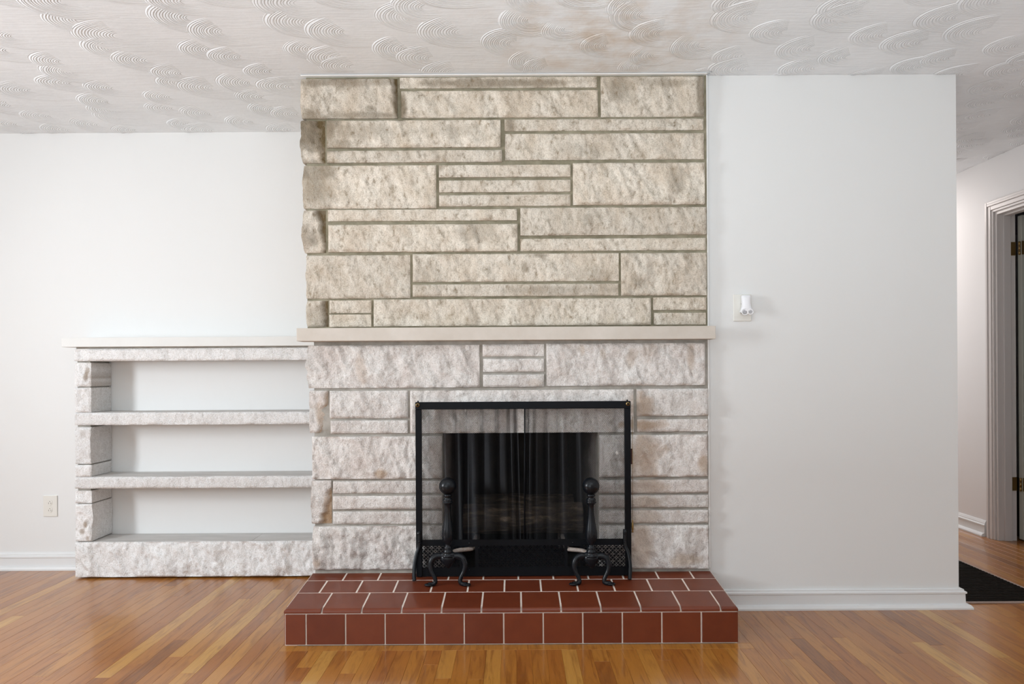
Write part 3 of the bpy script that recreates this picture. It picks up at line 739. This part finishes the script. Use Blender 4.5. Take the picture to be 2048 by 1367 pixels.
# ------------------------------------------------------------------ stone shelf unit
YS = 3.655
sh = thing('stone_shelf_unit', 'low built-in white stone bookcase with three open shelves left of the fireplace', 'shelves', (U(385, 1150, YS).x, YS, 0))
XSL = U(150, 900, YS).x; XSR = XCL + 0.03
XPR = U(182.5, 900, YS).x
ST_SH = to_world_stains([(173, 750, 5, 14, .8), (172, 1048, 6, 10, .8), (165, 1062, 8, 7, .7), (168, 868, 6, 8, .3), (176, 1075, 6, 6, .7)], YS)
def slab(px0, pyt0, pyb0, py_r_t, py_r_b, sd, amp=.006, depth=YA - YS - 0.002, xr=XSR, m=M_st_sh, yo=0.0):
    z1 = (U(px0, pyt0, YS).z + U(616, py_r_t, YS).z) / 2; z0 = (U(px0, pyb0, YS).z + U(616, py_r_b, YS).z) / 2
    me = stone_mesh(XSL, xr, z0, z1, YS + yo, depth, amp=amp, pillow=.006, seed=sd, stains=ST_SH, rough_l=.001)
    link('stone_slab', me, m, sh); return z0, z1
tops = []
zz = [slab(150, 699, 722, 693, 719, 301), slab(150, 827, 851, 821, 846, 302), slab(150, 955, 979, 950, 971.5, 303), slab(149, 1084, 1152.5, 1081, 1152, 304, amp=.015)]
for z0, z1 in zz[1:]:
    # sawn grey upper bed of each slab
    xs_ = [(XSL + 0.006, XSR - 0.03)] if z1 > 0.3 else [(XSL + 0.006, U(516, 1072, 3.75).x - 0.0015), (U(516, 1072, 3.75).x + 0.0015, XSR - 0.03)]
    for a_, b_ in xs_: box('shelf_bed', a_, b_, YS + 0.004, YA - 0.002, z1 + 0.0004, z1 + 0.0016, M_shelftop, sh)
for b0, t0, sd, opt in [(772.5, 725, 311, dict(chip=(1, .010, .004, .006))), (824.5, 775, 312, {}), (927, 854, 313, dict(rough_r=.003)), (953, 929.5, 314, {}), (1005.5, 981.5, 315, {}), (1081.5, 1007.5, 316, dict(rough_r=.003))]:
    z0 = U(166, b0, YS).z; z1 = U(166, t0, YS).z
    # keep courses between the slabs
    for s0, s1 in zz:
        if z1 > s0 > z0 + 0.02: z1 = min(z1, s0 - 0.001)
        if z0 < s1 < z1 - 0.02: z0 = max(z0, s1 + 0.0025)
    me = stone_mesh(XSL, XPR, z0, z1, YS + 0.002, YA - YS - 0.004, amp=.011, pillow=.006, seed=sd, stains=ST_SH, **opt)
    # rough inner cheek: shear the back skirt a little so the joint to the wall is ragged
    link('stone', me, M_st_sh, sh)
    tops.append((z0, z1))
box('mortar', XSL + 0.008, XPR - 0.010, YS + 0.012, YA - 0.002, zz[3][1] - 0.01, zz[0][0] + 0.01, M_mort_lo, sh)
zc0 = zz[0][1]
box('mortar', XSL + 0.006, XSR - 0.02, YS + 0.006, YA - 0.002, zc0 - 0.005, zc0 + 0.011, M_mort_lo, sh)
cl = U(122.5, 685, YS - 0.03)
zt = (U(122, 676, YS - .03).z + U(613, 671, YS - .03).z) / 2; zb = zc0 + 0.009
o = box('cap_slab', cl.x, XSR - 0.012, YS - 0.03, YA - 0.001, zb, zt, M_cap, sh, bevel=0.002); o['label'] = 'smooth pale painted top slab'
adopt(sh)

# ------------------------------------------------------------------ fire screen
YF = 3.062
sc = thing('fire_screen', 'black metal fireplace screen with two pleated wire mesh curtains and pierced bottom panel', 'fire screen', (0.03, YF, ztop(YF)))
fl_, fr_ = U(832, 980, YF).x, U(1261.5, 980, YF).x
zt_ = U(1047, 802.5, YF).z; zp1 = U(1047, 1077.5, YF).z; zp0 = ztop(YF) + 0.004; zb1 = U(1047, 817, YF).z
box('top_bar', fl_, fr_, YF - 0.012, YF + 0.012, zb1, zt_, M_frame, sc, bevel=0.002)
pw = 0.026
box('side_post', fl_, fl_ + pw, YF - 0.010, YF + 0.012, zp0, zb1, M_frame, sc, bevel=0.002)
box('side_post', fr_ - pw, fr_, YF - 0.010, YF + 0.012, zp0, zb1, M_frame, sc, bevel=0.002)
for x in (fl_ + 0.011, fr_ - 0.013):
    z = zt_ - 0.012
    bm = bmesh.new(); add_tube(bm, [(x, YF - 0.018, z), (x, YF - 0.012, z)], 0.0085, 16)
    o = bm_obj('screw', bm, M_brass, sc, True); o['label'] = 'round brass screw head'
    bm = bmesh.new(); add_tube(bm, [(x, YF - 0.0205, z), (x, YF - 0.018, z)], 0.0045, 12); bm_obj('screw_slot', bm, M_frame, o, True)
    bm = bmesh.new(); add_tube(bm, [(x, YF, zt_ - 0.001), (x, YF, zt_ + 0.006)], 0.0035, 8); bm_obj('screw_tip', bm, M_frame, sc, True)
# panel with two cut-outs for the andiron bars
cut = [(U(924, 1100, YF).x, U(950, 1100, YF).x), (U(1135, 1100, YF).x, U(1160, 1100, YF).x)]
cz0, cz1 = U(940, 1134, YF).z, U(940, 1092, YF).z
lz0, lz1 = U(1040, 1133, YF).z, U(1040, 1090, YF).z
px0_, px1_ = fl_ + pw, fr_ - pw
bm = bmesh.new()
add_box(bm, px0_, px1_, YF - 0.003, YF, lz1, zp1); add_box(bm, px0_, px1_, YF - 0.003, YF, zp0, lz0)
for a, b in ((cut[0][0] - 0.010, cut[0][0]), (cut[0][1], cut[0][1] + 0.014), (cut[1][0] - 0.014, cut[1][0]), (cut[1][1], cut[1][1] + 0.010)): add_box(bm, a, b, YF - 0.003, YF, lz0, lz1)
bm_obj('panel_frame', bm, M_frame, sc)
def strips(bm, segs, wd, th, y):
    for (ax, az), (bx, bz) in segs:
        d = Vector((bx - ax, bz - az)); 
        if d.length < 1e-5: continue
        d.normalize(); nx_, nz_ = -d.y * wd / 2, d.x * wd / 2
        vs = [bm.verts.new(p) for p in ((ax + nx_, y, az + nz_), (ax - nx_, y, az - nz_), (bx - nx_, y, bz - nz_), (bx + nx_, y, bz + nz_))]
        vb = [bm.verts.new((v.co.x, y + th, v.co.z)) for v in vs]
        bm.faces.new(vs)
        for i in range(4): bm.faces.new((vs[(i + 1) % 4], vs[i], vb[i], vb[(i + 1) % 4]))
bm = bmesh.new(); segs = []; cell = (lz1 - lz0) / 6
for a, b in ((px0_, cut[0][0] - 0.010), (cut[0][1] + 0.014, cut[1][0] - 0.014), (cut[1][1] + 0.010, px1_)):
    n = max(1, round((b - a) / cell)); cw = (b - a) / n
    for i in range(n):
        for j in range(6):
            x = a + i * cw; z = lz0 + j * cell
            segs += [((x, z), (x + cw, z + cell)), ((x + cw, z), (x, z + cell))]
            if (i + j) % 2 == 0: segs += [((x + cw / 2, z), (x + cw / 2, z + cell)), ((x, z + cell / 2), (x + cw, z + cell / 2))]
            segs += [((x, z), (x, z + cell)), ((x, z), (x + cw, z))]
strips(bm, segs, 0.0024, 0.001, YF - 0.0022)
o = bm_obj('pierced_panel', bm, M_frame, sc)
for a, b in cut:
    bm = bmesh.new(); add_box(bm, a, b, YF - 0.004, YF, cz1 - 0.001, lz1 + 0.001)
    add_box(bm, a, b, YF - 0.004, YF, lz0 - 0.001, cz0 + 0.002); bm_obj('bar_slot', bm, M_frame, sc)
    for z in (lz1 + 0.012, lz0 - 0.012):
        bm = bmesh.new(); bmesh.ops.create_uvsphere(bm, u_segments=10, v_segments=6, radius=0.004, matrix=Matrix.Translation(((a + b) / 2 + (0.004 if a < 0 else -0.004), YF - 0.004, z))); bm_obj('rivet', bm, M_iron, sc, True)
# feet
for s, pts in ((-1, [(838, 1062, 3.050), (838, 1092, 3.047), (833, 1108, 3.040), (829, 1130, 3.028), (828, 1152, 3.016), (829, 1161, 3.010)]), (1, [(1250, 1058, 3.050), (1250, 1088, 3.047), (1256, 1104, 3.040), (1260, 1128, 3.028), (1260, 1150, 3.016), (1259, 1159, 3.010)])):
    P = [U(*p) for p in pts]; P[-1].z = ztop(P[-1].y) + 0.004
    bm = bmesh.new(); add_tube(bm, spline(P, 4), 0.0085, 8, (1, 0.55)); bm_obj('foot', bm, M_iron, sc, True)
    for py in (1066, 1083, 1096):
        p = U(pts[0][0] + (0 if s < 0 else -1), py, 3.045)
        bm = bmesh.new(); bmesh.ops.create_uvsphere(bm, u_segments=10, v_segments=6, radius=0.0042, matrix=Matrix.Translation(p)); bm_obj('rivet', bm, M_iron, sc, True)
# pull rod with brass handle
p0, p1 = U(1265, 832, YF - 0.004), U(1265, 1040, YF - 0.004)
bm = bmesh.new(); add_tube(bm, [p0, p1], 0.0011, 6); bm_obj('pull_chain', bm, M_brass, sc, True)
zt2, zb2 = p1.z, U(1262, 1064, YF).z
bm = bmesh.new(); add_lathe(bm, [(0.001, zt2 + 0.002), (0.004, zt2), (0.0025, zt2 - 0.005), (0.0045, zt2 - 0.012), (0.0055, (zt2 + zb2) / 2), (0.0045, zb2 + 0.012), (0.0025, zb2 + 0.008), (0.0055, zb2 + 0.003), (0.002, zb2)][::-1], p1.x, YF - 0.004, 12)
o = bm_obj('pull_handle', bm, M_brass, sc, True); o['label'] = 'small brass pull handle'
bm = bmesh.new(); p = U(1262.5, 912, YF + 0.006); add_box(bm, fr_ - 0.004, p.x + 0.005, YF, YF + 0.010, p.z - 0.034, p.z + 0.034); o = bm_obj('pulley_bracket', bm, M_red, sc, bevel=0.001); o['label'] = 'dark red-brown bracket'
bm = bmesh.new(); add_tube(bm, [(px0_ - 0.005, YF + 0.004, zb1 + 0.004), (px1_ + 0.005, YF + 0.004, zb1 + 0.004)], 0.004, 8); bm_obj('curtain_rod', bm, M_frame, sc, True)
# mesh curtains of real wire
def curtain(x0, x1, folds, inner):
    z0, z1 = zp1 - 0.006, zb1 + 0.002
    xs = [x0]; 
    nz = int((z1 - z0) / 0.0037)
    fx = lambda u: x0 + (x1 - x0) * u
    def pos(u, w):
        y = YF + 0.016; dx = 0
        for c, wd, amp in folds:
            g = math.exp(-((u - c) / wd) ** 2); y += amp * g * (0.75 + 0.4 * w); dx += (c - u) * 0.35 * g * (0.6 + 0.6 * w)
        x = fx(u) + dx * (x1 - x0) * 0.8 + inner * 0.012 * (1 - w) * math.exp(-((u - (1 if inner < 0 else 0)) / 0.15) ** 2) * -1
        return Vector((x, y + 0.003 * math.sin(u * 40 + 1.5 * w), z0 + (z1 - z0) * w))
    # arc-length table so that wires stay evenly spaced along the folds
    us = [0]; tot = [0]
    M_ = 600; prev = pos(0, .5)
    for k in range(1, M_ + 1):
        q = pos(k / M_, .5); tot.append(tot[-1] + (q - prev).length); us.append(k / M_); prev = q
    nx = int(tot[-1] / 0.0041)
    uu = np.interp(np.linspace(0, tot[-1], nx + 1), tot, us)
    grid = [[pos(float(uu[i]), j / nz) for i in range(nx + 1)] for j in range(nz + 1)]
    V = []; Fc = []
    def wire(a, b, r):
        d = (b - a).normalized(); s = d.cross(Vector((0, 1, 0))); s.normalize(); t = s.cross(d)
        o = len(V)
        for c in (a, b):
            for k in range(3):
                an = 2 * PI * k / 3; V.append(tuple(c + s * (r * math.cos(an)) + t * (r * math.sin(an))))
        for k in range(3): Fc.append((o + k, o + (k + 1) % 3, o + 3 + (k + 1) % 3, o + 3 + k))
    for j in range(nz):
        for i in range(nx):
            if (i + j) % 2 == 0: wire(grid[j][i], grid[j + 1][i + 1], 0.00058)
            else: wire(grid[j][i + 1], grid[j + 1][i], 0.00058)
    me = bpy.data.meshes.new('mesh'); me.from_pydata(V, [], Fc)
    return link('mesh_curtain', me, M_wire, sc)
curtain(px0_ - 0.002, U(1036, 950, YF).x, [(0.06, .03, .014), (0.20, .03, .010), (0.34, .022, .018), (0.45, .02, .020), (0.62, .022, .020), (0.78, .02, .022), (0.90, .016, .024), (0.97, .012, .026)], -1)
curtain(U(1050, 950, YF).x, px1_ + 0.002, [(0.03, .014, .026), (0.10, .016, .022), (0.21, .018, .018), (0.34, .024, .016), (0.52, .03, .010), (0.74, .035, .012), (0.92, .03, .010)], 1)
bm = bmesh.new(); add_tube(bm, [U(1049.5, 817, YF + .012), U(1049.5, 1079, YF + .012)], 0.003, 8); bm_obj('curtain_edge', bm, M_frame, sc, True)
adopt(sc)

# ------------------------------------------------------------------ andirons
def andiron(cx_px, mirror, label):
    D = 2.985; s = F / D
    cx = U(cx_px, 1100, D).x
    t = thing('andiron', label, 'andiron', (cx, D, ztop(D)), 'black ball-top andirons in front of the screen')
    def zz_(py): return U(cx_px, py, D).z
    xo = U(894, 972, D).x - cx if False else 0
    zc = zz_(971.5); r = 17.2 / s
    bm = bmesh.new(); bmesh.ops.create_uvsphere(bm, u_segments=32, v_segments=20, radius=r, matrix=Matrix.Translation((cx, D, zc)))
    bm_obj('ball_finial', bm, M_iron, t, True)
    prof = [(6, 986), (8.5, 989.5), (8, 992), (5.5, 994), (9, 997), (10, 999.5), (8.5, 1001.5), (11, 1003.5), (8.5, 1006), (6.3, 1009), (6.1, 1018), (6.8, 1030), (8.6, 1044), (10.8, 1056), (12.2, 1066), (12.0, 1074), (9.5, 1081), (6.2, 1086), (5.2, 1089), (7, 1092), (8.8, 1094.5), (7, 1097.5), (9.6, 1100.5), (10, 1103), (8, 1105.5), (12.5, 1108), (13.5, 1112)]
    prof = [(a / s, zz_(b)) for a, b in prof][::-1]
    bm = bmesh.new(); add_lathe(bm, prof, cx, D, 28); bm_obj('column', bm, M_iron, t, True)
    # body with hanging point
    bm = bmesh.new()
    pts = [(-17, 1112), (-9, 1110.5), (0, 1112), (9, 1110.5), (17, 1112)]; rr = [6, 8, 10.5, 8, 6]
    add_tube(bm, [Vector((cx + a / s, D, zz_(b))) for a, b in pts], [q / s for q in rr], 16, (1, 0.9))
    pts = [(0, 1108), (0, 1116), (0, 1124), (0.6, 1131), (0.8, 1135)]; rr = [15, 16, 12, 5.5, 0.9]
    add_tube(bm, [Vector((cx + a / s, D - 0.004, zz_(b))) for a, b in pts], [q / s for q in rr], 16, (1.0, 0.6))
    o = bm_obj('base', bm, M_iron, t, True)
    for sg in (-1, 1):
        pts = [(9, 1112, 0), (20, 1110.5, -.002), (30, 1115, -.006), (34.5, 1127, -.010), (32, 1140, -.013), (26.5, 1151, -.016), (24.5, 1160, -.018), (29, 1167.5, -.020), (38, 1169.0, -.026)]
        rr = [6.5, 6.6, 6.2, 5.6, 4.7, 4.2, 4.2, 4.4, 4.6]
        P = [Vector((cx + sg * a / s, D + dy, zz_(b))) for a, b, dy in pts]
        ground = ztop(D - 0.02)
        P[-1].z = ground + 0.0072; P[-2].z = max(P[-2].z, ground + 0.0075)
        bm = bmesh.new(); add_tube(bm, spline(P, 5), [q / s for q in splinef(rr, 5)], 12, (1, 1))
        leg = bm_obj('leg', bm, M_iron, t, True)
        bm = bmesh.new(); bmesh.ops.create_uvsphere(bm, u_segments=16, v_segments=10, radius=1, matrix=Matrix.Translation(P[-1] + Vector((0, -0.002, 0.0))) @ Matrix.Diagonal((0.0175, 0.0135, 0.0060, 1)))
        bm_obj('foot', bm, M_iron, leg, True)
    # billet bar bending inwards and back through the screen
    zb_ = zz_(1108.5)
    P = [(cx, D + 0.008, zb_ - 0.002), (cx + mirror * 0.035, D + 0.045, zb_ + 0.006), (cx + mirror * 0.082, D + 0.075, zb_ + 0.004), (cx + mirror * 0.098, D + 0.12, zb_), (cx + mirror * 0.10, D + 0.25, zb_ - 0.002), (cx + mirror * 0.10, 3.56, zb_ - 0.004)]
    bm = bmesh.new(); add_tube(bm, spline(P, 5), 0.0115, 10, (0.75, 1.1)); o = bm_obj('log_bar', bm, M_rust, t, True); o['label'] = 'rusty grey log bar'
    bm = bmesh.new(); add_tube(bm, [(cx + mirror * .10, 3.545, zb_ - .012), (cx + mirror * .10, 3.548, HZB + 0.002)], 0.009, 8); bm_obj('rear_leg', bm, M_rust, t, True)
    adopt(t); return zb_
zbar = andiron(896, 1, 'black cast iron andiron with ball top, the left one before the screen')
andiron(1182.5, -1, 'black cast iron andiron with ball top, the right one before the screen')

# ------------------------------------------------------------------ logs in the firebox
def log(x0, x1, y, z, r, sd, label, tilt=0.0, yaw=0.0, knots=()):
    NA, NL = 40, 60; V = []; Fc = []
    for i in range(NL + 1):
        u = i / NL; x = x0 + (x1 - x0) * u
        for k in range(NA):
            a = 2 * PI * k / NA
            rr = r * (1 + 0.10 * float(vnoise(np.array(u * 3.0 + sd), np.array(math.cos(a) * 1.2 + 5), sd)) + 0.12 * float(vnoise(np.array(u * 14 + sd), np.array(k * 0.9 if k < NA - 1 else 0.0), sd + 2)) + 0.05 * float(vnoise(np.array(u * 40.0), np.array(k * 1.7), sd + 5)))
            for ku, ka, kr, kh in knots:
                q = ((u - ku) / kr * (x1 - x0) * 1.0) ** 2 + ((math.sin((a - ka) / 2) * 2 * r) / kr) ** 2
                rr += kh * max(0, 1 - q)
            V.append((x, y + rr * math.cos(a) + yaw * (u - .5), z + rr * math.sin(a) + tilt * (u - 0.5)))
    for i in range(NL):
        for k in range(NA): Fc.append((i * NA + k, i * NA + (k + 1) % NA, (i + 1) * NA + (k + 1) % NA, (i + 1) * NA + k))
    t = thing('firewood_log', label, 'log', ((x0 + x1) / 2, y, z - r), 'logs in the firebox')
    me = bpy.data.meshes.new('bark'); me.from_pydata(V, [], Fc); link('bark', me, M_bark, t, True)
    for i in (0, NL):
        me = bpy.data.meshes.new('end'); me.from_pydata(V[i * NA:(i + 1) * NA], [], [tuple(range(NA))]); link('cut_end', me, M_logend, t)
    adopt(t)
zl = zbar + 0.012
log(-0.245, 0.315, 3.315, zl + 0.072, 0.068, 3, 'thick bark-covered log lying in front inside the firebox', 0.0, 0.02, [(0.66, 3.3, .02, .012), (0.40, 2.6, .016, .010), (0.85, 2.7, .02, .012)])
log(-0.20, 0.285, 3.485, zl + 0.080, 0.075, 8, 'dark charred log lying behind the thick one in the firebox', 0.0, -0.01)

# ------------------------------------------------------------------ outlets and plug-in
def plate(name, label, px0, py0, px1, py1, Y, cat):
    p = U((px0 + px1) / 2, (py0 + py1) / 2, Y); wd = (px1 - px0) / F * Y; hd = (py1 - py0) / F * Y
    t = thing(name, label, cat, (p.x, Y, p.z))
    box('cover_plate', p.x - wd / 2, p.x + wd / 2, Y - 0.006, Y, p.z - hd / 2, p.z + hd / 2, M_plate, t, bevel=0.0025)
    for s in (-1, 1):
        zc = p.z + s * hd * 0.17
        bm = bmesh.new(); add_tube(bm, [(p.x, Y - 0.0078, zc), (p.x, Y - 0.0055, zc)], 0.0155, 20, (1, 0.85)); so = bm_obj('socket', bm, M_plate, t)
        for dx, dz, a, b in ((-0.006, -0.004, .0012, .004), (0.006, -0.004, .0012, .004), (0, 0.006, .0022, .0022)):
            bm = bmesh.new(); add_box(bm, p.x + dx - a, p.x + dx + a, Y - 0.0083, Y - 0.0077, zc + dz - b, zc + dz + b); bm_obj('slot', bm, M_hole, so)
    bm = bmesh.new(); add_tube(bm, [(p.x, Y - 0.0075, p.z), (p.x, Y - 0.0055, p.z)], 0.003, 10); bm_obj('screw', bm, M_plate, t)
    adopt(t); return p
plate('wall_outlet', 'ivory double outlet low on the left wall beside the stone shelves', 87.5, 990, 115.5, 1032, YA, 'outlet')
plate('wall_outlet', 'ivory outlet plate on the right wall with a white plug-in over it', 1466, 588.5, 1502, 642, YW, 'outlet')
Yp = YW - 0.009
pi_ = thing('plug_in_freshener', 'white plastic plug-in air freshener hanging on the right wall outlet', 'air freshener', U(1489, 610, Yp))
pc = U(1489.5, 610, Yp); s = F / YW
bm = bmesh.new()
rings = []
for dy, hw, dep in [(-19, 8.2, .024), (-17.5, 9.3, .030), (-10, 8.8, .032), (-4, 8.4, .034), (2, 8.6, .036), (7, 10.0, .038), (12, 11.8, .038), (15, 12.2, .037)]:
    z = pc.z - dy / s; ring = []
    for k in range(20):
        a = 2 * PI * k / 20; ca, sa = math.cos(a), math.sin(a)
        ring.append(bm.verts.new((pc.x + hw / s * math.copysign(abs(ca) ** 0.7, ca), Yp - dep / 2 + dep / 2 * math.copysign(abs(sa) ** 0.6, sa), z)))
    rings.append(ring)
for i in range(len(rings) - 1):
    for k in range(20): bm.faces.new((rings[i][k], rings[i][(k + 1) % 20], rings[i + 1][(k + 1) % 20], rings[i + 1][k]))
bm.faces.new(rings[0][::-1]); bm.faces.new(rings[-1])
bm_obj('body', bm, M_whitep, pi_, True)
for sx, rr in ((-5.0, 6.2), (5.8, 5.2)):
    bm = bmesh.new(); P = [Vector((pc.x + (sx + rr * math.cos(a)) / s, Yp - 0.0365, pc.z - (14.5 - rr * 0.95 * math.sin(a)) / s)) for a in [2 * PI * k / 18 for k in range(19)]]
    add_tube(bm, P, 0.0024, 8); bm_obj('vent_ring', bm, M_whitep, pi_, True)
    bm = bmesh.new(); add_tube(bm, [(pc.x + sx / s, Yp - 0.0375, pc.z - 14.5 / s), (pc.x + sx / s, Yp - 0.036, pc.z - 14.5 / s)], rr * 0.62 / s, 14); o = bm_obj('vent', bm, mat('grey_vent', (0.42, 0.42, 0.44), 0.5), pi_)
adopt(pi_)
